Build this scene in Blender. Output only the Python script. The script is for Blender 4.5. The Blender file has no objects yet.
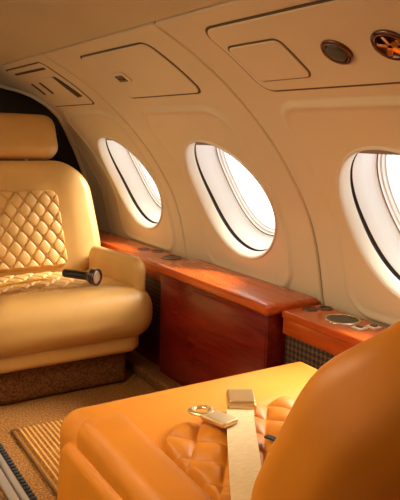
import bpy, bmesh, math, random
import numpy as np
from mathutils import Matrix, Vector

random.seed(4)
SC = bpy.context.scene
COL = SC.collection

# ------------------------------------------------------------------ place
X0, Z0, R = 0.3125, 0.1993, 1.2049        # axis and radius of the cabin's round section
CAM_H = 1.02
PI = math.pi


def sm(a, b, x):
    t = np.clip((np.asarray(x, float) - a) / (b - a), 0, 1)
    return t * t * (3 - 2 * t)


def inward(s):
    """how far the lining stands in from the circle (it tucks in towards the side ledge)"""
    return 0.030 * sm(0.62, 0.27, s)


def wall_pt(y, s, n, side=1):
    """a point on the cabin lining: y along the cabin, s up along the curve, n inwards"""
    y, s, n = np.broadcast_arrays(np.asarray(y, float), np.asarray(s, float), np.asarray(n, float))
    t = s / R
    rr = R - n - inward(s)
    x = X0 + side * rr * np.cos(t)
    z = Z0 + rr * np.sin(t)
    return np.stack([x, y, z], -1)


# ------------------------------------------------------------------ objects
def mesh_obj(name, V, F, mat, parent=None, smooth=True, origin=None, angle=None):
    V = np.asarray(V, float).reshape(-1, 3)
    if origin is not None:
        V = V - np.asarray(origin, float)
    me = bpy.data.meshes.new(name)
    me.from_pydata([tuple(v) for v in V], [], [tuple(int(i) for i in f) for f in F])
    me.validate()
    bm = bmesh.new()
    bm.from_mesh(me)
    bmesh.ops.remove_doubles(bm, verts=bm.verts, dist=1e-6)
    bmesh.ops.recalc_face_normals(bm, faces=bm.faces)
    bm.to_mesh(me)
    bm.free()
    if smooth:
        me.polygons.foreach_set('use_smooth', [True] * len(me.polygons))
        if angle:
            me.set_sharp_from_angle(angle=math.radians(angle))
    o = bpy.data.objects.new(name, me)
    if mat is not None:
        me.materials.append(mat)
    COL.objects.link(o)
    if parent is not None:
        o.parent = parent
    elif origin is not None:
        o.location = origin
    return o


def thing(name, label, cat, loc=(0, 0, 0), rz=0, group=None, kind=None):
    o = bpy.data.objects.new(name, None)
    o.empty_display_size = 0.05
    COL.objects.link(o)
    o.location = loc
    o.rotation_euler = (0, 0, rz)
    return tag(o, label, cat, group, kind)


def tag(o, label=None, cat=None, group=None, kind=None):
    if label: o['label'] = label
    if cat: o['category'] = cat
    if group: o['group'] = group
    if kind: o['kind'] = kind
    return o


# ------------------------------------------------------------------ shapes
def rr_outline(hw, hh, r, m=8):
    r = max(min(r, hw - 1e-4, hh - 1e-4), 1e-4)
    P = []
    for k, (sx, sy) in enumerate(((1, 1), (-1, 1), (-1, -1), (1, -1))):
        for i in range(m + 1):
            a = k * PI / 2 + i / m * PI / 2
            P.append((sx * (hw - r) + r * math.cos(a), sy * (hh - r) + r * math.sin(a)))
    # extra points along the straight runs, so bent shapes stay round
    Q = []
    for i, p in enumerate(P):
        q = P[(i + 1) % len(P)]
        L = math.hypot(q[0] - p[0], q[1] - p[1])
        Q.append(p)
        if i % (m + 1) == m:
            for j in range(1, 10):
                Q.append((p[0] + (q[0] - p[0]) * j / 10, p[1] + (q[1] - p[1]) * j / 10))
    return np.array(Q)


def pillow(hw, hh, rc, T, e, m=8, ke=6, J=8, back=True, eb=None):
    """a slab: rounded-rectangle outline in (u, v), thickness T in w, edges rounded by e. Returns V (u, v, w), F"""
    eb = e if eb is None else eb
    e = min(e, hw * .98, hh * .98)
    rings = []
    def add(d, w):
        rings.append(np.c_[rr_outline(hw - d, hh - d, rc - d if rc - d > 1e-3 else 1e-3, m), np.full(4 * (m + 1) + 36, w)])
    hT = T / 2
    ez = min(e, hT)
    ebz = min(eb, hT)
    front = []
    for k in range(ke + 1):
        a = k / ke * PI / 2
        front.append((e * (1 - math.cos(a)), hT - ez + ez * math.sin(a)))
    bk = []
    for k in range(ke + 1):
        a = k / ke * PI / 2
        bk.append((eb * (1 - math.cos(a)), -(hT - ebz + ebz * math.sin(a))))
    V = []
    seq = []
    # from back centre round the edge to the front centre
    n = 4 * (m + 1) + 36
    def ring(d, w, sc=1.0):
        P = rr_outline(max(hw - d, 1e-3), max(hh - d, 1e-3), max(rc - d, 1e-3), m) * sc
        seq.append(np.c_[P, np.full(len(P), w)])
    if back:
        for j in range(1, J + 1):
            ring(bk[-1][0], bk[-1][1], j / J)
        for d, w in reversed(bk[:-1]):
            ring(d, w)
    else:
        ring(0, -hT)
    for d, w in front:
        ring(d, w)
    for j in range(J - 1, 0, -1):
        ring(front[-1][0], front[-1][1], j / J)
    V = np.concatenate(seq)
    F = []
    for a in range(len(seq) - 1):
        for i in range(n):
            k = (i + 1) % n
            F.append((a * n + i, a * n + k, (a + 1) * n + k, (a + 1) * n + i))
    c = len(V)
    V = np.vstack([V, [0, 0, seq[-1][0, 2]]])
    b = (len(seq) - 1) * n
    for i in range(n):
        F.append((b + i, b + (i + 1) % n, c))
    if back:
        c = len(V)
        V = np.vstack([V, [0, 0, seq[0][0, 2]]])
        for i in range(n):
            F.append(((i + 1) % n, i, c))
    return V, F


def merge(*parts):
    V, F, o = [], [], 0
    for v, f in parts:
        v = np.asarray(v, float).reshape(-1, 3)
        V.append(v)
        F += [tuple(i + o for i in q) for q in f]
        o += len(v)
    return np.concatenate(V), F


def bev_box(x0, x1, y0, y1, z0, z1, b=0.004, seg=2):
    bm = bmesh.new()
    bmesh.ops.create_cube(bm, size=1)
    for v in bm.verts:
        v.co = Vector(((x0 + x1) / 2 + v.co.x * (x1 - x0), (y0 + y1) / 2 + v.co.y * (y1 - y0), (z0 + z1) / 2 + v.co.z * (z1 - z0)))
    if b:
        bmesh.ops.bevel(bm, geom=list(bm.edges), offset=b, segments=seg, profile=0.5, affect='EDGES')
    bm.verts.ensure_lookup_table()
    V = np.array([v.co[:] for v in bm.verts])
    F = [tuple(v.index for v in f.verts) for f in bm.faces]
    bm.free()
    return V, F


def lathe(prof, n=32, cap=True):
    """prof: (radius, height) from bottom to top, about z"""
    V, F = [], []
    for r, h in prof:
        for i in range(n):
            a = 2 * PI * i / n
            V.append((r * math.cos(a), r * math.sin(a), h))
    for k in range(len(prof) - 1):
        for i in range(n):
            j = (i + 1) % n
            F.append((k * n + i, k * n + j, (k + 1) * n + j, (k + 1) * n + i))
    if cap:
        F.append(tuple(range(n))[::-1])
        F.append(tuple((len(prof) - 1) * n + i for i in range(n)))
    return np.array(V), F


def grid(us, vs, fn):
    """fn(U, V) -> (.., 3)"""
    U, W = np.meshgrid(us, vs, indexing='ij')
    P = fn(U, W).reshape(-1, 3)
    nu, nv = len(us), len(vs)
    F = [(i * nv + j, (i + 1) * nv + j, (i + 1) * nv + j + 1, i * nv + j + 1) for i in range(nu - 1) for j in range(nv - 1)]
    return P, F


def ribbon(path, width_dir, w, t):
    """flat webbing along a path of points; width_dir per point; thickness t along the local normal"""
    P = [Vector(p) for p in path]
    V, F = [], []
    for i, p in enumerate(P):
        tan = (P[min(i + 1, len(P) - 1)] - P[max(i - 1, 0)]).normalized()
        wd = Vector(width_dir[i] if isinstance(width_dir, list) else width_dir).normalized()
        wd = (wd - tan * wd.dot(tan)).normalized()
        nn = wd.cross(tan).normalized()
        for a, b in ((-1, -1), (1, -1), (1, 1), (-1, 1)):
            V.append(p + wd * (a * w / 2) + nn * (b * t / 2))
    for i in range(len(P) - 1):
        for k in range(4):
            j = (k + 1) % 4
            F.append((i * 4 + k, i * 4 + j, (i + 1) * 4 + j, (i + 1) * 4 + k))
    F.append((0, 1, 2, 3))
    e = (len(P) - 1) * 4
    F.append((e, e + 1, e + 2, e + 3))
    return np.array([v[:] for v in V]), F


def rot(V, M):
    V = np.asarray(V, float)
    A = np.array(M.to_4x4())
    return V @ A[:3, :3].T + A[:3, 3]


# ------------------------------------------------------------------ materials
def nodes(m):
    m.use_nodes = True
    nt = m.node_tree
    return nt, nt.nodes['Principled BSDF']


def mat_basic(name, col, rough=.5, metal=0, coat=0, spec=None, emis=None):
    m = bpy.data.materials.new(name)
    nt, b = nodes(m)
    b.inputs['Base Color'].default_value = (*col, 1)
    b.inputs['Roughness'].default_value = rough
    b.inputs['Metallic'].default_value = metal
    b.inputs['Coat Weight'].default_value = coat
    b.inputs['Coat Roughness'].default_value = .08
    if spec is not None:
        b.inputs['Specular IOR Level'].default_value = spec
    if emis:
        b.inputs['Emission Color'].default_value = (*emis[0], 1)
        b.inputs['Emission Strength'].default_value = emis[1]
    return m


def add_noise_color(m, c1, c2, scale, detail=4, stretch=(1, 1, 1), lo=.35, hi=.65, bump=0, bscale=None, bdist=.002, rough_var=None):
    nt, b = nodes(m)
    N, L = nt.nodes.new, nt.links.new
    tc = N('ShaderNodeTexCoord'); mp = N('ShaderNodeMapping')
    mp.inputs['Scale'].default_value = stretch
    L(tc.outputs['Object'], mp.inputs['Vector'])
    ns = N('ShaderNodeTexNoise'); ns.inputs['Scale'].default_value = scale; ns.inputs['Detail'].default_value = detail
    L(mp.outputs['Vector'], ns.inputs['Vector'])
    cr = N('ShaderNodeValToRGB')
    cr.color_ramp.elements[0].position = lo; cr.color_ramp.elements[0].color = (*c1, 1)
    cr.color_ramp.elements[1].position = hi; cr.color_ramp.elements[1].color = (*c2, 1)
    L(ns.outputs['Fac'], cr.inputs['Fac'])
    L(cr.outputs['Color'], b.inputs['Base Color'])
    if bump:
        n2 = N('ShaderNodeTexNoise'); n2.inputs['Scale'].default_value = bscale or scale * 4; n2.inputs['Detail'].default_value = 3
        L(tc.outputs['Object'], n2.inputs['Vector'])
        bp = N('ShaderNodeBump'); bp.inputs['Strength'].default_value = bump; bp.inputs['Distance'].default_value = bdist
        L(n2.outputs['Fac'], bp.inputs['Height'])
        L(bp.outputs['Normal'], b.inputs['Normal'])
    return m


def leather(name, c, rough=.42):
    m = mat_basic(name, c, rough, spec=.4)
    c2 = tuple(min(1, v * 1.08) for v in c)
    c1 = tuple(v * .93 for v in c)
    return add_noise_color(m, c1, c2, 5, bump=.12, bscale=320, bdist=.0015)


M = {}
M['lining'] = add_noise_color(mat_basic('lining', (.6, .47, .33), .42, spec=.4), (.68, .575, .375), (.71, .60, .395), 3, bump=.05, bscale=260, bdist=.001)
M['headliner'] = add_noise_color(mat_basic('headliner', (.6, .47, .33), .6, spec=.3), (.58, .49, .285), (.61, .515, .305), 4, bump=.1, bscale=300, bdist=.001)
M['bezel'] = mat_basic('bezel', (.74, .65, .50), .35)
M['liner'] = mat_basic('liner', (.80, .78, .73), .4)
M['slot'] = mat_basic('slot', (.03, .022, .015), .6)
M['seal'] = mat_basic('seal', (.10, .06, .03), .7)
M['shade'] = mat_basic('shade', (.34, .27, .19), .5)
M['leather'] = leather('leather', (.59, .33, .095))
M['leather_amber'] = leather('leather_amber', (.54, .178, .007), .5)
M['carpet'] = add_noise_color(mat_basic('carpet', (.4, .2, .07), .95, spec=.1), (.14, .055, .013), (.37, .155, .036), 150, bump=1.0, bscale=130, bdist=.008)
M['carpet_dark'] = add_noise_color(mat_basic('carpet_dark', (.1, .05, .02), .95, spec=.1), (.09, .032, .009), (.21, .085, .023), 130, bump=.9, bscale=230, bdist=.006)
M['mat'] = mat_basic('mat', (.5, .27, .1), .95, spec=.1)
def woven(m):
    nt, b = nodes(m)
    N, L = nt.nodes.new, nt.links.new
    tc = N('ShaderNodeTexCoord'); mp = N('ShaderNodeMapping')
    mp.inputs['Scale'].default_value = (125, .001, .001)
    L(tc.outputs['Object'], mp.inputs['Vector'])
    ck = N('ShaderNodeTexChecker'); ck.inputs['Scale'].default_value = 1
    ck.inputs['Color1'].default_value = (.20, .08, .016, 1); ck.inputs['Color2'].default_value = (.55, .26, .06, 1)
    L(mp.outputs['Vector'], ck.inputs['Vector'])
    ns = N('ShaderNodeTexNoise'); ns.inputs['Scale'].default_value = 120
    L(tc.outputs['Object'], ns.inputs['Vector'])
    mx = N('ShaderNodeMix'); mx.data_type = 'RGBA'; mx.inputs['Factor'].default_value = .5
    cr = N('ShaderNodeValToRGB')
    cr.color_ramp.elements[0].position = .35; cr.color_ramp.elements[0].color = (.24, .095, .02, 1)
    cr.color_ramp.elements[1].position = .65; cr.color_ramp.elements[1].color = (.56, .265, .07, 1)
    L(ns.outputs['Fac'], cr.inputs['Fac'])
    L(ck.outputs['Color'], mx.inputs[6]); L(cr.outputs['Color'], mx.inputs[7]); L(mx.outputs[2], b.inputs['Base Color'])
woven(M['mat'])
M['mat_edge_shade'] = mat_basic('mat_edge_shade', (.13, .055, .016), .9, spec=.1)  # darkened to put the shadow line at the mat's edge into the colour
M['chrome'] = mat_basic('chrome', (.75, .66, .5), .18, 1)
M['steel'] = add_noise_color(mat_basic('steel', (.62, .56, .47), .3, .8), (.62, .56, .47), (.78, .72, .62), 9, stretch=(1, .1, 1))
M['brass'] = mat_basic('brass', (.74, .52, .24), .28, .8)
M['bronze'] = mat_basic('bronze', (.11, .030, .012), .22, .6, coat=.6)
M['gold_reflector'] = mat_basic('gold_reflector', (.65, .33, .13), .2, 1)
M['grey_green'] = mat_basic('grey_green', (.06, .062, .05), .4)
M['black'] = mat_basic('black', (.012, .010, .008), .3, coat=.3)
M['rubber'] = mat_basic('rubber', (.02, .016, .012), .8)
M['bulkhead'] = mat_basic('bulkhead', (.03, .018, .010), .7)
M['webbing'] = add_noise_color(mat_basic('webbing', (.7, .52, .28), .7), (.62, .45, .23), (.74, .56, .31), 60, stretch=(1, 8, 1))
M['webbing_gold'] = mat_basic('webbing_gold', (.80, .40, .02), .6)
M['plate'] = mat_basic('plate', (.72, .60, .42), .4)


def wood(name, dark, mid, light):
    m = mat_basic(name, mid, .25, coat=.45, spec=.35)
    nt, b = nodes(m)
    N, L = nt.nodes.new, nt.links.new
    tc = N('ShaderNodeTexCoord'); mp = N('ShaderNodeMapping'); mp.inputs['Scale'].default_value = (9, 1.1, 9)
    L(tc.outputs['Object'], mp.inputs['Vector'])
    ns = N('ShaderNodeTexNoise'); ns.inputs['Scale'].default_value = 3.2; ns.inputs['Detail'].default_value = 6; ns.inputs['Distortion'].default_value = 1.2
    L(mp.outputs['Vector'], ns.inputs['Vector'])
    cr = N('ShaderNodeValToRGB')
    cr.color_ramp.elements[0].position = .3; cr.color_ramp.elements[0].color = (*dark, 1)
    cr.color_ramp.elements[1].position = .72; cr.color_ramp.elements[1].color = (*light, 1)
    el = cr.color_ramp.elements.new(.5); el.color = (*mid, 1)
    L(ns.outputs['Fac'], cr.inputs['Fac']); L(cr.outputs['Color'], b.inputs['Base Color'])
    return m


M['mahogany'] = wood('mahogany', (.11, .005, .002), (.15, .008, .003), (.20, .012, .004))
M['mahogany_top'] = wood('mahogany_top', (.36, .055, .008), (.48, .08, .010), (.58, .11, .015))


def thin_glass():
    m = bpy.data.materials.new('window_glass')
    m.use_nodes = True
    nt = m.node_tree
    nt.nodes.clear()
    N, L = nt.nodes.new, nt.links.new
    out = N('ShaderNodeOutputMaterial'); mx = N('ShaderNodeMixShader'); tr = N('ShaderNodeBsdfTransparent'); gl = N('ShaderNodeBsdfGlossy')
    tr.inputs['Color'].default_value = (.96, .98, .98, 1)
    gl.inputs['Roughness'].default_value = .02
    mx.inputs['Fac'].default_value = .05
    L(tr.outputs[0], mx.inputs[1]); L(gl.outputs[0], mx.inputs[2]); L(mx.outputs[0], out.inputs[0])
    return m


M['glass'] = thin_glass()
M['lens'] = mat_basic('lens', (.85, .80, .70), .15, .55)


def grille_mat():
    """dark perforated sheet: a diamond lattice"""
    m = mat_basic('grille', (.05, .03, .02), .45)
    nt, b = nodes(m)
    N, L = nt.nodes.new, nt.links.new
    tc = N('ShaderNodeTexCoord'); mp = N('ShaderNodeMapping')
    mp.inputs['Rotation'].default_value = (PI / 4, 0, 0)
    mp.inputs['Scale'].default_value = (1, 1, 1)
    L(tc.outputs['Object'], mp.inputs['Vector'])
    ck = N('ShaderNodeTexChecker'); ck.inputs['Scale'].default_value = 75
    ck.inputs['Color1'].default_value = (.018, .010, .006, 1); ck.inputs['Color2'].default_value = (.13, .07, .04, 1)
    L(mp.outputs['Vector'], ck.inputs['Vector']); L(ck.outputs['Color'], b.inputs['Base Color'])
    bp = N('ShaderNodeBump'); bp.inputs['Strength'].default_value = .6; bp.inputs['Distance'].default_value = .003
    L(ck.outputs['Fac'], bp.inputs['Height']); L(bp.outputs['Normal'], b.inputs['Normal'])
    return m


M['grille'] = grille_mat()

# ------------------------------------------------------------------ cabin lining
WIN_Y = (2.790, 1.966, 1.135)                # the three windows in view, from the far one
WIN_S, WA, WB = .624, .240, .247
SEAMS = (3.25, 2.437, 1.555, .70)
S_TOP = 1.376


def sdf_rr(y, s, yc, sc, hw, hh, r):
    qx = np.abs(y - yc) - (hw - r)
    qy = np.abs(s - sc) - (hh - r)
    return np.hypot(np.maximum(qx, 0), np.maximum(qy, 0)) + np.minimum(np.maximum(qx, qy), 0) - r


def lining_n(y, s):
    n = np.zeros_like(y)
    for yc in WIN_Y + (.33,):
        d = sdf_rr(y, s, yc + .015, .655, .285, .367, .10)
        n = n + .010 * sm(.006, -.006, d)
        # a shallow dished surround inside the raised panel
        n = n - .005 * sm(-.010, -.030, d)
    for ys in SEAMS:
        a = np.abs(y - ys)
        n = n - .016 * sm(.0065, .0035, a) * sm(.22, .26, s) + .003 * sm(.035, .008, a) * sm(.22, .26, s)
    n = n - .014 * sm(S_TOP - .002, S_TOP + .002, s)
    return n


EDGE_S = np.array([-.25, .27, .42, .567, .70, .836, .93, 1.0, 1.08, 1.155, 1.20, 1.233, 1.30, 1.42])
EDGE_Y = np.array([3.50, 3.50, 3.49, 3.455, 3.39, 3.30, 3.22, 3.165, 3.155, 3.21, 3.30, 3.42, 3.56, 3.60])


def edge_y(s):
    return np.interp(s, EDGE_S, EDGE_Y)


def wall_side(name, side, y_fine, windows, label):
    ys = list(np.arange(-1.1, y_fine[0], .06)) + list(np.arange(y_fine[0], y_fine[1], y_fine[2])) + [y_fine[1]]
    if side == 1:
        for c in SEAMS:
            ys = [v for v in ys if abs(v - c) > .009] + [c + d for d in (-.0068, -.005, -.0034, 0, .0034, .005, .0068)]
    ys = np.array(sorted(ys))
    ss = np.array(sorted(list(np.arange(-.24, 1.37, y_fine[2] * 1.1)) + [1.37, S_TOP - .002, S_TOP, S_TOP + .002, 1.39, 1.41]))
    Y, S = np.meshgrid(ys, ss, indexing='ij')
    if side == 1:
        # the far end of the lining follows the cut edge behind the club seat
        E = edge_y(S)
        k = np.clip((Y - 3.0) / (ys[-1] - 3.0), 0, 1)
        Yw = np.where(Y > 3.0, 3.0 + k * (E - 3.0), Y)
        n = lining_n(Yw, S)
    else:
        Yw, n = Y, np.zeros_like(Y) - .014 * sm(S_TOP - .002, S_TOP + .002, S)
    P = wall_pt(Yw, S, n, side)
    nu, nv = P.shape[:2]
    F = []
    for i in range(nu - 1):
        yc = (Yw[i] + Yw[i + 1]) / 2
        for j in range(nv - 1):
            cy = yc[j]; cs = (ss[j] + ss[j + 1]) / 2
            if any(((cy - w) / (WA * 1.0)) ** 2 + ((cs - WIN_S) / (WB * 1.0)) ** 2 < 1 for w in windows):
                continue
            F.append((i * nv + j, (i + 1) * nv + j, (i + 1) * nv + j + 1, i * nv + j + 1))
    o = mesh_obj(name, P.reshape(-1, 3), F, M['lining'])
    return tag(o, label, 'wall', kind='structure')


wall_side('wall_right', 1, (.55, 3.30, .006), WIN_Y + (.33,), 'curved tan cabin side wall with three round windows')
wall_side('wall_left', -1, (.0, 3.62, .03), (2.82, 1.99, 1.16, .33), 'curved tan cabin wall on the other side of the aisle')

# headliner between the two sides
ss = np.linspace(1.383, PI * R - 1.383, 60)
def ceil_fn(Y, S):
    t = S / R
    return np.stack([X0 + R * np.cos(t), Y, Z0 + R * np.sin(t)], -1)
V1, F1 = grid(np.linspace(-1.1, 3.62, 40), ss, ceil_fn)
lip = []
for a, sg in ((1.383, 1), (PI * R - 1.383, -1)):
    t = a / R
    lip.append(grid(np.linspace(-1.1, 3.62, 40), np.array([0, .004, .014, .03]),
                    lambda Y, Q, t=t: np.stack([X0 + (R + Q) * math.cos(t), Y, Z0 + (R + Q) * math.sin(t)], -1)))
tag(mesh_obj('ceiling', *merge((V1, F1), *lip), M['headliner'], angle=50), 'smooth tan cabin ceiling curving down to the side wall', 'ceiling', kind='structure')

# floor, bulkheads
V, F = bev_box(-1.0, 1.52, -1.1, 3.64, -.06, 0, 0)
tag(mesh_obj('floor', V, F, M['carpet'], smooth=False), 'orange-tan carpeted cabin floor', 'floor', kind='structure')
V, F = bev_box(-1.1, 1.7, 3.62, 3.70, -.06, 1.6, 0)
tag(mesh_obj('wall_front', V, F, M['bulkhead'], smooth=False), 'dark bulkhead behind the far seat', 'wall', kind='structure')
V, F = bev_box(-1.1, 1.7, -1.18, -1.1, -.06, 1.6, 0)
tag(mesh_obj('wall_back', V, F, M['lining'], smooth=False), 'tan bulkhead behind the viewer', 'wall', kind='structure')

# the dark recess beyond the cut edge of the lining, and the rounded edge itself
V, F = grid(np.linspace(3.13, 3.63, 6), np.linspace(-.24, 1.45, 60), lambda Y, S: wall_pt(Y, S, -.10 + 0 * Y))
o = mesh_obj('trim_1', V, F, M['bulkhead'])
tag(o, 'dark recess beside the headrest of the far seat', 'trim', kind='structure')
prof = [(-.035, .0), (-.028, .007), (-.012, .012), (.002, .009), (.008, 0), (.006, -.02), (.006, -.105)]
es = np.linspace(-.24, 1.41, 90)
P = np.stack([wall_pt(edge_y(es) + dy, es, np.full_like(es, n)) for dy, n in prof], 1)
F = [(i * len(prof) + j, (i + 1) * len(prof) + j, (i + 1) * len(prof) + j + 1, i * len(prof) + j + 1) for i in range(len(es) - 1) for j in range(len(prof) - 1)]
o = mesh_obj('trim_2', P.reshape(-1, 3), F, M['lining'])
tag(o, 'rounded tan edge of the side wall behind the headrest', 'trim', kind='structure')


# dark strips in the lining joints: the grooves' shade put in as colour
for k, (ys, where) in enumerate(((2.437, 'far and middle'), (1.555, 'middle and near'))):
    ss_ = np.linspace(.27, 1.373, 70)
    V, F = grid(np.array([ys - .0042, ys - .003, ys + .003, ys + .0042]), ss_, lambda Y, S: wall_pt(Y, S, np.where(np.abs(Y - ys) > .0035, -.012, -.0035)))
    tag(mesh_obj('trim_%d' % (4 + k), V, F, M['seal']), 'dark joint between the wall panels of the %s windows' % where, 'trim', kind='structure')

# ------------------------------------------------------------------ windows
def ring_loft(yc, prof, side, n=96):
    V, F = [], []
    a = np.linspace(0, 2 * PI, n, endpoint=False)
    for r, nn, *k in prof:
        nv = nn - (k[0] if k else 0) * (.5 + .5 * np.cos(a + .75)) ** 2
        V.append(wall_pt(yc + WA * r * np.cos(a), WIN_S + WB * r * np.sin(a), nv, side))
    for k in range(len(prof) - 1):
        for i in range(n):
            j = (i + 1) % n
            F.append((k * n + i, k * n + j, (k + 1) * n + j, (k + 1) * n + i))
    return np.concatenate(V), F


def disc(yc, r, nn, side, n=96, rings=6):
    V, F = ring_loft(yc, [(r * k / rings, nn) for k in range(rings, 0, -1)], side, n)
    c = len(V)
    V = np.vstack([V, wall_pt(yc, WIN_S, nn, side).reshape(1, 3)])
    b = (rings - 1) * n
    F += [(b + i, b + (i + 1) % n, c) for i in range(n)]
    return V, F


def make_window(k, yc, side, label):
    org = wall_pt(yc, WIN_S, 0, side)
    w = thing('window_%d' % k, label, 'window', tuple(org), kind='structure')
    mesh_obj('window_bezel', *ring_loft(yc, [(1.03, .000), (1.025, .0085), (1.01, .0115), (.995, .0095), (.982, .004), (.972, -.006), (.964, -.018), (.958, -.028), (.960, -.032)], side), M['bezel'], w, origin=org)
    mesh_obj('shade_slot', *ring_loft(yc, [(.960, -.032), (.985, -.033), (.985, -.0345, .012), (.953, -.035, .012)], side), M['slot'], w, origin=org)  # dark slot widened low on the far side to mimic the reveal's shading
    mesh_obj('window_reveal', *ring_loft(yc, [(.953, -.035, .012), (.945, -.040, .010), (.925, -.078, .003), (.89, -.105), (.865, -.120), (.85, -.122), (.845, -.130), (.825, -.132), (.815, -.141), (.795, -.143), (.79, -.165)], side), M['liner'], w, origin=org, angle=40)
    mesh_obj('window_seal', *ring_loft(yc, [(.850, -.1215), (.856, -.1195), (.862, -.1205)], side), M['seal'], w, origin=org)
    mesh_obj('window_pane', *disc(yc, .82, -.1365, side), M['glass'], w, origin=org)
    # the pulled-up shade: a strip of the oval above a straight lower edge
    cut = .80
    a0 = math.asin(cut)
    aa = np.linspace(a0, PI - a0, 30)
    top = [(math.cos(t) * .985, math.sin(t) * .985) for t in aa]
    low = [(x, cut * .985) for x, _ in top]
    V, F = [], []
    for nn in (-.0328, -.0342):
        for (tx, ty), (lx, ly) in zip(top, low):
            V += [wall_pt(yc + WA * lx, WIN_S + WB * ly, nn, side), wall_pt(yc + WA * tx, WIN_S + WB * ty, nn, side)]
    V = np.array(V)
    h = len(top) * 2
    for i in range(len(top) - 1):
        F.append((2 * i, 2 * i + 2, 2 * i + 3, 2 * i + 1))
        F.append((h + 2 * i, h + 2 * i + 1, h + 2 * i + 3, h + 2 * i + 2))
        F.append((2 * i, h + 2 * i, h + 2 * i + 2, 2 * i + 2))
    mesh_obj('window_shade', V, F, M['shade'], w, origin=org)
    return w


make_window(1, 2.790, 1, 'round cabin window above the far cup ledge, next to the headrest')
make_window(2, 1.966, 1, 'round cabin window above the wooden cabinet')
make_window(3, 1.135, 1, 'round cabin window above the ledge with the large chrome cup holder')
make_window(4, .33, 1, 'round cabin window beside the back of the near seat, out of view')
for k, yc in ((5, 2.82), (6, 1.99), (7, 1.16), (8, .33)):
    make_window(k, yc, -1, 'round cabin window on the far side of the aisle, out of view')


# ------------------------------------------------------------------ overhead panels
def wall_slab(yc, sc, hw, hh, rc, n0, n1, e, m=6, shear=0.0):
    """a slab lying on the lining between n0 and n1"""
    V, F = pillow(hw, hh, rc, n1 - n0, e, m=m, back=False, ke=4)
    return wall_pt(yc + V[:, 0] + shear * V[:, 1], sc + V[:, 1], (n0 + n1) / 2 + V[:, 2]), F


def wall_disc(yc, sc, prof, n=36):
    """a body of revolution about the lining's normal; prof (radius, n)"""
    V, F = lathe(prof, n)
    return wall_pt(yc + V[:, 0], sc + V[:, 1], V[:, 2]), F


def overhead(yc, sc, hw, hh, rc, label, group='overhead panels above the windows'):
    org = wall_pt(yc, sc, 0)
    p = thing('overhead_panel', label, 'panel', tuple(org), group=group)
    mesh_obj('panel_body', *wall_slab(yc, sc, hw, hh, rc, .0012, .0048, .003), M['lining'], p, origin=org)
    mesh_obj('panel_gap_shade', *wall_slab(yc, sc, hw + .008, hh + .0075, rc + .008, .0004, .0016, .0008), M['seal'], p, origin=org)  # dark sheet stands in for the shaded gap round the panel
    return p, org


# above the nearest window: round vent, round reading lamp, blank hatch
p, org = overhead(.83, 1.193, .580, .121, .045, 'long overhead panel with a dark air vent, a gold lamp and a blank hatch')
mesh_obj('hatch_gap_shade', *wall_slab(1.287, 1.178, .1045, .0695, .024, .004, .0062, .0006), M['seal'], p, origin=org)  # dark sheet again, for the shaded gap round the hatch
h = mesh_obj('hatch_cover', *wall_slab(1.287, 1.177, .100, .065, .020, .004, .0090, .003), M['lining'], p, origin=org)
vy, vs = 1.052, 1.178
v = mesh_obj('air_vent', *wall_disc(vy, vs, [(.0385, .004), (.0385, .008), (.035, .011), (.030, .0115), (.027, .009), (.026, .006), (.001, .006)]), M['bronze'], p, origin=org)
tag(v, 'round bronze air vent with a dark grey centre')
mesh_obj('vent_nozzle', *wall_disc(vy, vs, [(.0245, .006), (.0245, .0105), (.021, .013), (.010, .0135), (.001, .013)]), M['grey_green'], v, origin=org)
vy2 = .905
v2 = mesh_obj('reading_lamp', *wall_disc(vy2, vs, [(.043, .004), (.043, .008), (.039, .012), (.035, .012), (.032, .009), (.031, .006), (.001, .006)]), M['bronze'], p, origin=org)
tag(v2, 'round bronze reading lamp with gold reflector blades')
V, F = [], []
bl = []
for k in range(5):
    a = k * 2 * PI / 5 + .3
    V_, F_ = pillow(.012, .0062, .004, .004, .0015, m=3, J=3)
    ca, sa = math.cos(a), math.sin(a)
    u = .0165 + V_[:, 0]; w_ = V_[:, 1]
    bl.append((wall_pt(vy2 + u * ca - w_ * sa, vs + u * sa + w_ * ca, .0095 + V_[:, 2] + w_ * .25), F_))
mesh_obj('reflector', *merge(*bl), M['gold_reflector'], v2, origin=org)

# above the middle window: plain door with a recessed latch
p, org = overhead(1.960, 1.200, .250, .115, .030, 'wide plain overhead panel door with a small recessed dark latch')
l = mesh_obj('latch', *wall_slab(2.085, 1.193, .046, .025, .012, .006, .0115, .004), M['lining'], p, origin=org)
mesh_obj('latch_button', *wall_slab(2.085, 1.191, .030, .0155, .005, .008, .0135, .002), M['black'], l, origin=org)
mesh_obj('latch_grip', *wall_slab(2.080, 1.190, .018, .0055, .003, .010, .0160, .002), M['bronze'], l, origin=org)

# by the headrest of the far seat: slotted service panel
p, org = overhead(2.815, 1.203, .242, .134, .020, 'slotted overhead panel with a small hatch, nearest the dark bulkhead')
mesh_obj('vent_slot', *wall_slab(2.800, 1.306, .200, .0065, .005, .004, .0066, .0006), M['slot'], p, origin=org)
for yy in (2.985, 2.875):
    mesh_obj('vent_slot', *wall_slab(yy, 1.190, .012, .040, .008, .004, .0066, .0006, shear=-.10), M['slot'], p, origin=org)
h = mesh_obj('hatch_cover', *wall_slab(2.725, 1.180, .070, .070, .010, .004, .0090, .003), M['lining'], p, origin=org)
# the dark gap beside the ajar hatch, a long wedge
q = np.array([(2.648, 1.252), (2.622, 1.246), (2.600, 1.118), (2.668, 1.114)])
V = np.concatenate([wall_pt(q[:, 0], q[:, 1], np.full(4, .0040)), wall_pt(q[:, 0], q[:, 1], np.full(4, .0068))])
mesh_obj('hatch_gap', V, [(4, 5, 6, 7), (0, 3, 2, 1), (0, 1, 5, 4), (1, 2, 6, 5), (2, 3, 7, 6), (3, 0, 4, 7)], M['slot'], p, smooth=False, origin=org)


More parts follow.
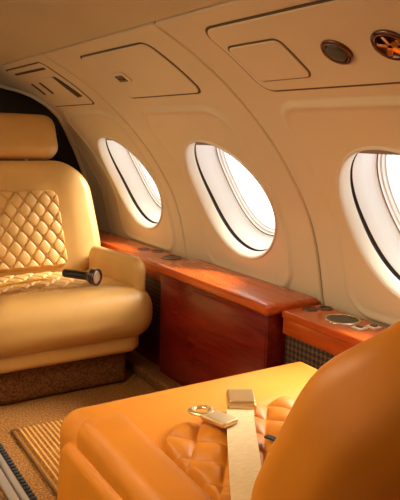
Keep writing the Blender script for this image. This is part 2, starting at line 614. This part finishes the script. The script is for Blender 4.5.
# ------------------------------------------------------------------ seats
def quilt(hw, y0, y1, r, surf, cw, ch, amp, step=.0028, ph=0.0, flat=.62):
    """a diamond-stitched pad; surf(u, v) -> base point and normal handled by the caller as height along w"""
    us_n = int(2 * hw / step)
    vs = np.linspace(y0, y1, int((y1 - y0) / step))
    hh = (y1 - y0) / 2
    vc = (y0 + y1) / 2
    k = np.linspace(-1, 1, us_n)
    K, Vv = np.meshgrid(k, vs, indexing='ij')
    dv = np.clip(np.abs(Vv - vc) - (hh - r), 0, r)
    wdt = hw - r + np.sqrt(np.maximum(r * r - dv * dv, 0))
    U = K * wdt
    a = (U / cw + (Vv - vc) / ch + ph) * PI
    b = (U / cw - (Vv - vc) / ch - ph) * PI
    q = np.abs(np.sin(a) * np.sin(b))
    q = flat * sm(0, .22, q) + (1 - flat) * np.sqrt(q)
    d = -sdf_rr(U, Vv, 0, vc, hw, hh, r)
    edge = sm(0, .014, d)
    Wd = amp * q * edge - .012 * (1 - edge)
    P = surf(U, Vv, Wd)
    nu, nv = U.shape
    F = [(i * nv + j, (i + 1) * nv + j, (i + 1) * nv + j + 1, i * nv + j + 1) for i in range(nu - 1) for j in range(nv - 1)]
    return P.reshape(-1, 3), F


def make_seat(name, label, group, loc, rz, lm, arm_top, arms, back, headrest, arm_w=.056, arm_x=.310, arm_front=.252, cw=.372, crc=.10, ce=.095, q1=.105, qw=.225, dip=.032, qc=(.085, .105, .015, .62), qz=.001):
    t = thing(name, label, 'seat', loc, rz, group)
    # pedestal and skirt
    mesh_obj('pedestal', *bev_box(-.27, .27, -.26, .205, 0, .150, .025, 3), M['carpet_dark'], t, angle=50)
    V, F = pillow(.325, .265, .07, .085, .03)
    V[:, 1] += -.015; V[:, 2] += .1825
    mesh_obj('skirt', V, F, lm, t)
    # cushion, crowned at the front lip
    V, F = pillow(cw, .29, crc, .205, ce, m=10, ke=10, J=30)
    V[:, 1] += .012
    top = V[:, 2] > 0
    f = sm(-.05, .22, V[:, 1])
    V[:, 2] += np.where(top, .010 * f - dip * sm(qw + .045, qw, np.abs(V[:, 0])) * sm(q1 + .05, q1, V[:, 1]), 0)
    V[:, 2] += .3005
    c = mesh_obj('seat_cushion', V, F, lm, t)
    def surf(U, Vv, Wd):
        z = .4035 + qz - dip + .010 * sm(-.05, .22, Vv) + .004 + .010 * (1 - (U / .24) ** 2)
        return np.stack([U, Vv, z + Wd], -1)
    mesh_obj('quilted_panel', *quilt(qw, -.25, q1, .075, surf, qc[0], qc[1], qc[2], ph=.2, flat=qc[3]), lm, c)
    # arms
    for s in arms:
        h = arm_top - .20
        V, F = pillow((arm_front + .26) / 2, h / 2, .055, arm_w, .034, m=8)
        P = np.stack([s * (arm_x + V[:, 2]), (arm_front - .26) / 2 + V[:, 0], .20 + h / 2 + V[:, 1] + V[:, 0] * .04], -1)
        mesh_obj('armrest', P, F, lm, t)
    # backrest: a thick slab leaning back from the cushion
    hw, H, lean, y0, th, rc, taper, zb = (back[k] for k in ('hw', 'h', 'lean', 'y0', 'th', 'rc', 'taper', 'zb'))
    ca, sa = math.cos(lean), math.sin(lean)
    def place(u, v, w):      # v up along the back from its foot, w towards the sitter
        return np.stack([u, y0 - v * sa + w * ca, zb + v * ca + w * sa], -1)
    V, F = pillow(hw, H / 2, rc, th, .055, m=12, ke=8, eb=back.get('eb', .055))
    v = V[:, 1] + H / 2
    u = V[:, 0] * (1 - taper * sm(.25, 1, v / H))
    w = V[:, 2] - th / 2
    fr = V[:, 2] > 0
    # wings stand forward of the quilted middle
    w = w + np.where(fr, .022 * sm(.17, .27, np.abs(u)) * sm(H, H * .72, v) - .012 * sm(.26, .14, np.abs(u)) * sm(.50, .44, v), 0)
    w = w + np.where(fr, 0, -.03 * np.cos(np.clip(u / hw, -1, 1) * PI / 2))
    b = mesh_obj('backrest', place(u, v, w), F, lm, t)
    def surf2(U, Vv, Wd):
        return place(U, Vv, -.006 + .006 * (1 - (U / .22) ** 2) + Wd)
    if back.get('quilt', True):
        mesh_obj('quilted_panel', *quilt(.206, .05, back['qt'], .045, surf2, .066, .088, .015), lm, b)
    if headrest:
        hh = headrest['h']
        V, F = pillow(headrest['hw'], hh / 2, .060, .115, .045, m=10, ke=8)
        V[:, 2] += .012 * np.cos(np.clip(V[:, 0] / .25, -1, 1) * PI / 2)
        hr = mesh_obj('headrest', place(V[:, 0], headrest['v0'] + hh / 2 + V[:, 1], V[:, 2] - .045), F, lm, t)
        for s in (-1, 1):
            P, F2 = lathe([(.008, 0), (.008, .10)], 12)
            mesh_obj('headrest_post', place(s * .09 + P[:, 0], headrest['v0'] - .05 + P[:, 2], P[:, 1] - .05), F2, M['chrome'], t)
    return t, place


club, club_place = make_seat(
    'club_seat', 'tan leather club seat with headrest and diamond-quilted back, facing the viewer', None,
    (.832, 2.515, 0), PI, M['leather'], .515, (1, -1),
    dict(hw=.380, h=.58, lean=math.radians(23), y0=-.245, th=.15, rc=.17, taper=.03, zb=.36, qt=.425),
    dict(hw=.246, h=.212, v0=.588))

near, near_place = make_seat(
    'club_seat', 'amber leather club seat seen from behind its smooth rounded back, belt on cushion', None,
    (.818, 1.035, 0), 0, M['leather_amber'], .425, (-1,),
    dict(hw=.300, h=.538, lean=math.radians(27), y0=-.265, th=.13, rc=.20, taper=.02, zb=.36, qt=.40, quilt=False),
    None, arm_w=.115, arm_x=.304, arm_front=.195, cw=.362, crc=.042, ce=.062, q1=.065, qw=.250, dip=.007, qc=(.088, .108, .016, .0), qz=.005)

# seat belt lying on the near cushion: a part of the seat
def L(x, y, z):                          # world -> the near seat's own coordinates
    return (x - .818, y - 1.035, z)
path = [L(0.5206, 0.668, 0.409), L(0.5598, 0.7317, 0.416), L(0.5891, 0.7757, 0.425), L(0.6283, 0.8393, 0.431), L(0.691, 0.9374, 0.435), L(0.7439, 1.0207, 0.438), L(0.7703, 1.0578, 0.443)]
wd = [(1, -.45, 0)] * len(path)
belt = mesh_obj('seat_belt', *ribbon(path, wd, .058, .003), M['webbing'], near, smooth=False)
tag(belt, 'pale webbing with metal buckle and loose tongue')
MB = Matrix.Translation(L(0.789, 1.0829, 0.445)) @ Matrix.Rotation(math.radians(-30), 4, 'Z') @ Matrix.Rotation(math.radians(8), 4, 'X')
V, F = pillow(.0310, .0330, .005, .024, .004)
bk = mesh_obj('buckle', rot(V, MB), F, M['brass'], belt, angle=50)
V, F = pillow(.0280, .0265, .004, .005, .002)
V[:, 2] += .0135; V[:, 1] += .003
mesh_obj('buckle_flap', rot(V, MB), F, M['brass'], belt, angle=50)
# the tongue: a plate, a ring at its tip
MT = Matrix.Translation(L(0.7022, 1.0376, 0.444)) @ Matrix.Rotation(math.radians(100), 4, 'Z') @ Matrix.Rotation(math.radians(4), 4, 'Y')
V, F = pillow(.036, .022, .006, .012, .004)
parts = [(rot(V, MT), F)]
tr = []
n1, n2 = 28, 10
for i in range(n1):
    a = 2 * PI * i / n1
    for j in range(n2):
        b_ = 2 * PI * j / n2
        tr.append(((.0235 + .0078 * math.cos(b_)) * math.cos(a) + .054, (.0205 + .0078 * math.cos(b_)) * math.sin(a), .0045 * math.sin(b_) + .003))
tf = [(i * n2 + j, ((i + 1) % n1) * n2 + j, ((i + 1) % n1) * n2 + (j + 1) % n2, i * n2 + (j + 1) % n2) for i in range(n1) for j in range(n2)]
parts.append((rot(np.array(tr), MT), tf))
mesh_obj('tongue', *merge(*parts), M['brass'], belt, angle=50)
# the other half of the belt, a dark strap tucked by the back
path = [L(0.7522, 0.9439, 0.434), L(0.757, 0.9143, 0.437), L(0.7639, 0.8799, 0.437), L(0.7719, 0.8358, 0.43)]
mesh_obj('strap', *ribbon(path, [(1, .2, 0)] * 4, .012, .004), M['rubber'], near, smooth=False)
# outer panel along the low arm
V, F = pillow(.255, .165, .05, .045, .022, m=8)
mesh_obj('side_panel', np.stack([-.368 + V[:, 2] + V[:, 1] * .08, -.02 + V[:, 0], .205 + V[:, 1]], -1), F, M['leather_amber'], near)

# belt on the far seat: gold webbing across the cushion
pth = [(.560, 2.420, .425), (.640, 2.445, .429), (.720, 2.465, .430), (.800, 2.500, .428), (.850, 2.490, .425)]
bl2 = mesh_obj('seat_belt', *ribbon([(-(x - .832), -(y - 2.515), z) for x, y, z in pth], (.2, 1, .1), .045, .004), M['webbing_gold'], club, smooth=False)
tag(bl2, 'golden yellow webbing strap')

# ------------------------------------------------------------------ flashlight on the far cushion
fl_loc = (.936, 2.405, .452)
fl = thing('flashlight', 'black flashlight with a shiny round lens lying on the far seat cushion', 'flashlight', fl_loc)
fl.rotation_euler = (0, 0, 0)
d = Vector((.55, -.83, .0)).normalized()
q = Vector((0, 0, 1)).rotation_difference(d).to_matrix()
V, F = lathe([(.001, -.075), (.016, -.075), (.0175, -.070), (.0175, .030), (.024, .050), (.0325, .060), (.0325, .078), (.0300, .080), (.0300, .074), (.001, .074)], 28)
mesh_obj('flashlight_body', rot(V, q), F, M['black'], fl, angle=40)
V, F = lathe([(.0295, .076), (.0345, .077), (.0345, .084), (.0305, .086), (.0295, .080)], 28, cap=False)
mesh_obj('lens_ring', rot(V, q), F, M['bronze'], fl)
V, F = lathe([(.0295, .0775), (.020, .084), (.010, .0805), (.001, .086)], 9, cap=False)
mesh_obj('lens', rot(V, q), F, M['lens'], fl, smooth=False)

# ------------------------------------------------------------------ wooden side furniture
XB = 1.436                                  # back of the furniture, against the lining
cab = thing('side_cabinet', 'glossy red mahogany cabinet between the two cup ledges under the middle window', 'cabinet', (1.33, 1.92, 0))
O = (1.33, 1.92, 0)
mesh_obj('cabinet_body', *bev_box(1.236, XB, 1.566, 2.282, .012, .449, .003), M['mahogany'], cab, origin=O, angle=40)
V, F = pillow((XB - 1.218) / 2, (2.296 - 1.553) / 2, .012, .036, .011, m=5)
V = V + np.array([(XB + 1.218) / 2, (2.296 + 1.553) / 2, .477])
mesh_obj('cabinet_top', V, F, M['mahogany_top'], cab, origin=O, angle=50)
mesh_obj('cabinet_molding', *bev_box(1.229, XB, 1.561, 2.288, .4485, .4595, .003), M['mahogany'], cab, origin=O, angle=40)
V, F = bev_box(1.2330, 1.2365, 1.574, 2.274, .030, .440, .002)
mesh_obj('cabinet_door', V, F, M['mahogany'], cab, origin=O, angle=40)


def ring_cup(parent, O, x, y, z, r, depth, rim, name='cup_holder'):
    V, F = lathe([(r, z - depth), (r, z + .001), (r + .002, z + .0035), (r + .006, z + .0035), (r + .009, z + .0005), (r + .009, z - .004)], 40, cap=False)
    c = mesh_obj(name, V + np.array([x, y, 0]), F, rim, parent, origin=O)
    V, F = lathe([(.001, z + .0008), (r * .5, z + .0008), (r + .001, z + .0012)], 40, cap=False)
    mesh_obj('cup_insert', V + np.array([x, y, 0]), F, M['black'], c, origin=O)
    return c


def ledge(label, y0, y1, group='wooden cup ledges'):
    O = (1.36, (y0 + y1) / 2, 0)
    t = thing('cup_ledge', label, 'ledge', O, group=group)
    V, F = pillow((XB - 1.272) / 2, (y1 - y0) / 2, .006, .024, .006, m=4)
    V = V + np.array([(XB + 1.272) / 2, (y0 + y1) / 2, .464])
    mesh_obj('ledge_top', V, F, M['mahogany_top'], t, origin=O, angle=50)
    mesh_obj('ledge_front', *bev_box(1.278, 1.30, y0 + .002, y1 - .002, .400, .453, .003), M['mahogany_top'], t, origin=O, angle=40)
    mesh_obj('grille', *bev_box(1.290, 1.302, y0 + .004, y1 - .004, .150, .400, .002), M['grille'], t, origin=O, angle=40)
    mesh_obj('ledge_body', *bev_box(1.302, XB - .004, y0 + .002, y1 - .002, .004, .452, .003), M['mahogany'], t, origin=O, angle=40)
    return t, O


t, O = ledge('wooden cup ledge beside the far seat, with small dark cup holders', 2.302, 3.38)
ring_cup(t, O, 1.372, 2.700, .476, .022, .03, M['bronze'])
ring_cup(t, O, 1.405, 2.625, .476, .022, .03, M['bronze'])
ring_cup(t, O, 1.385, 2.455, .476, .038, .03, M['bronze'])
t, O = ledge('wooden cup ledge beside the near seat, with a large chrome-rimmed cup holder', .62, 1.547)
ring_cup(t, O, 1.362, 1.512, .476, .017, .03, M['bronze'])
ring_cup(t, O, 1.412, 1.497, .476, .017, .03, M['bronze'])
ring_cup(t, O, 1.372, 1.378, .476, .047, .04, M['chrome'])
for x, y in ((1.348, 1.285), (1.392, 1.272)):
    V, F = pillow(.016, .019, .004, .006, .002, m=4)
    sp = mesh_obj('switch_plate', V + np.array([x, y, .4785]), F, M['plate'], t, origin=O, angle=50)
    V, F = pillow(.008, .010, .003, .004, .0015, m=3)
    mesh_obj('switch_button', V + np.array([x, y, .4830]), F, M['bronze'], sp, origin=O, angle=50)

# carpeted kick step along the foot of the furniture
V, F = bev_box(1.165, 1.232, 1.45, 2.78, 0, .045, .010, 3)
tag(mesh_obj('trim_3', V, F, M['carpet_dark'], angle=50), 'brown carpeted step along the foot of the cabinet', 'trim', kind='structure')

# ------------------------------------------------------------------ aisle floor
us = np.arange(.567, 1.02, .0032)
vs = np.arange(1.15, 2.09, .0040)
def mat_fn(U, W):
    rib = .5 + .5 * np.cos((U - .567) / .0160 * 2 * PI)
    kn = .5 + .5 * np.cos(W / .0135 * 2 * PI + np.floor((U - .567) / .016) * PI)
    e = np.minimum.reduce([U - .567, 1.02 - U, W - 1.15, 2.09 - W])
    return np.stack([U, W, .004 + .0085 * sm(0, .012, e) + (.0045 * rib + .0035 * kn * rib) * sm(.006, .016, e)], -1)
V, F = grid(us, vs, mat_fn)
tag(mat_o := thing('floor_mat', 'ribbed orange-brown floor mat between the two seats', 'mat', (.79, 1.62, 0)))
mesh_obj('mat_pile', V, F, M['mat'], mat_o, origin=(.79, 1.62, 0))
cord = merge(bev_box(.559, .568, 1.145, 2.098, 0.0005, .009, .003, 2), bev_box(.559, 1.026, 2.088, 2.097, .0005, .009, .003, 2), bev_box(1.018, 1.026, 1.145, 2.097, .0005, .009, .003, 2), bev_box(.559, 1.026, 1.135, 1.152, .0005, .009, .003, 2))
mesh_obj('mat_binding', *cord, M['mat_edge_shade'], mat_o, origin=(.79, 1.62, 0), angle=50)

# metal seat track with a dark lacing strip
O = (.46, 1.6, 0)
tk = thing('seat_track', 'bright metal seat track with black strip set in the aisle carpet', 'track', O)
mesh_obj('rail', *merge(bev_box(.436, .462, .3, 3.3, 0.0005, .010, .003, 2), bev_box(.466, .484, .3, 3.3, .0005, .014, .003, 2)), M['steel'], tk, origin=O, angle=50)
kn = [bev_box(.490, .504, .3, 3.3, .0005, .006, .002, 1)]
for i in range(60):
    y = 1.50 + i * .020
    kn.append(bev_box(.489, .506, y, y + .011, .004, .012, .002, 1))
mesh_obj('lacing_strip', *merge(*kn), M['rubber'], tk, origin=O, angle=50)
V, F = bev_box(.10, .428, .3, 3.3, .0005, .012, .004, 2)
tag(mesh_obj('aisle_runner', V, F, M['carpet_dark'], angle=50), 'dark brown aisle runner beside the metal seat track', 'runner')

# ------------------------------------------------------------------ added fill lamps, unseen (overhead, above the aisle)
lampm = mat_basic('fill_lamp_lens', (1, .9, .7), .5, emis=((1.0, .81, .52), 52))
for i, (x, y, h) in enumerate(((.0, 1.35, .34), (.0, 2.40, .12), (.0, -.45, .08))):  # the last one is added to light the near seat's back
    zc = Z0 + math.sqrt(R * R - (x - X0) ** 2)
    lp = thing('added_fill_lamp', ('long warm fill lamp added over the aisle, out of view', 'short warm fill lamp added behind the viewer, out of view')[i == 2], 'lamp', (x, y, zc), group='added fill lamps')
    mesh_obj('fill_lamp_frame', *bev_box(-.07, .07, -h, h, -.016, .006, .004), M['steel'], lp, angle=40)
    mesh_obj('fill_lamp_lens', *bev_box(-.055, .055, -h + .015, h - .015, -.020, -.012, .003), lampm, lp, angle=40)

# ------------------------------------------------------------------ daylight
w = bpy.data.worlds.new('sky'); SC.world = w
w.use_nodes = True
bg = w.node_tree.nodes['Background']
bg.inputs['Color'].default_value = (.95, .98, 1.0, 1)
bg.inputs['Strength'].default_value = 2.2

sd = bpy.data.lights.new('sun', 'SUN'); sd.energy = 15; sd.angle = math.radians(30); sd.color = (1, .93, .82)
so = bpy.data.objects.new('sun', sd); COL.objects.link(so)
so.rotation_euler = Vector((-.72, .04, -.66)).to_track_quat('-Z', 'Y').to_euler()

# ------------------------------------------------------------------ camera
cd = bpy.data.cameras.new('camera')
cd.sensor_fit = 'HORIZONTAL'; cd.sensor_width = 36; cd.lens = 650 / 400 * 36
cd.clip_start = .01
co = bpy.data.objects.new('camera', cd)
COL.objects.link(co)
A = np.array([[.85000, .07500, -.52100], [-.52600, .16200, -.83500], [.02195, .98398, .17693]])
v1 = np.array([-409., 126., -650.]); v1 /= np.linalg.norm(v1)
v2 = np.array([1070., 93., -650.]); v2 /= np.linalg.norm(v2)
v2 = v2 - v1 * (v1 @ v2); v2 /= np.linalg.norm(v2)
v3 = np.cross(v2, v1)
Mc = Matrix([(*v2, 0), (*v1, 0), (*v3, CAM_H), (0, 0, 0, 1)])
co.matrix_world = Mc
SC.camera = co

SC.view_settings.view_transform = 'Standard'
SC.view_settings.look = 'None'
SC.view_settings.gamma = 1
SC.view_settings.use_curve_mapping = False
SC.view_settings.exposure = 0.3
SC.cycles.max_bounces = 10
SC.cycles.diffuse_bounces = 6
SC.cycles.sample_clamp_indirect = 6
SC.cycles.use_denoising = True
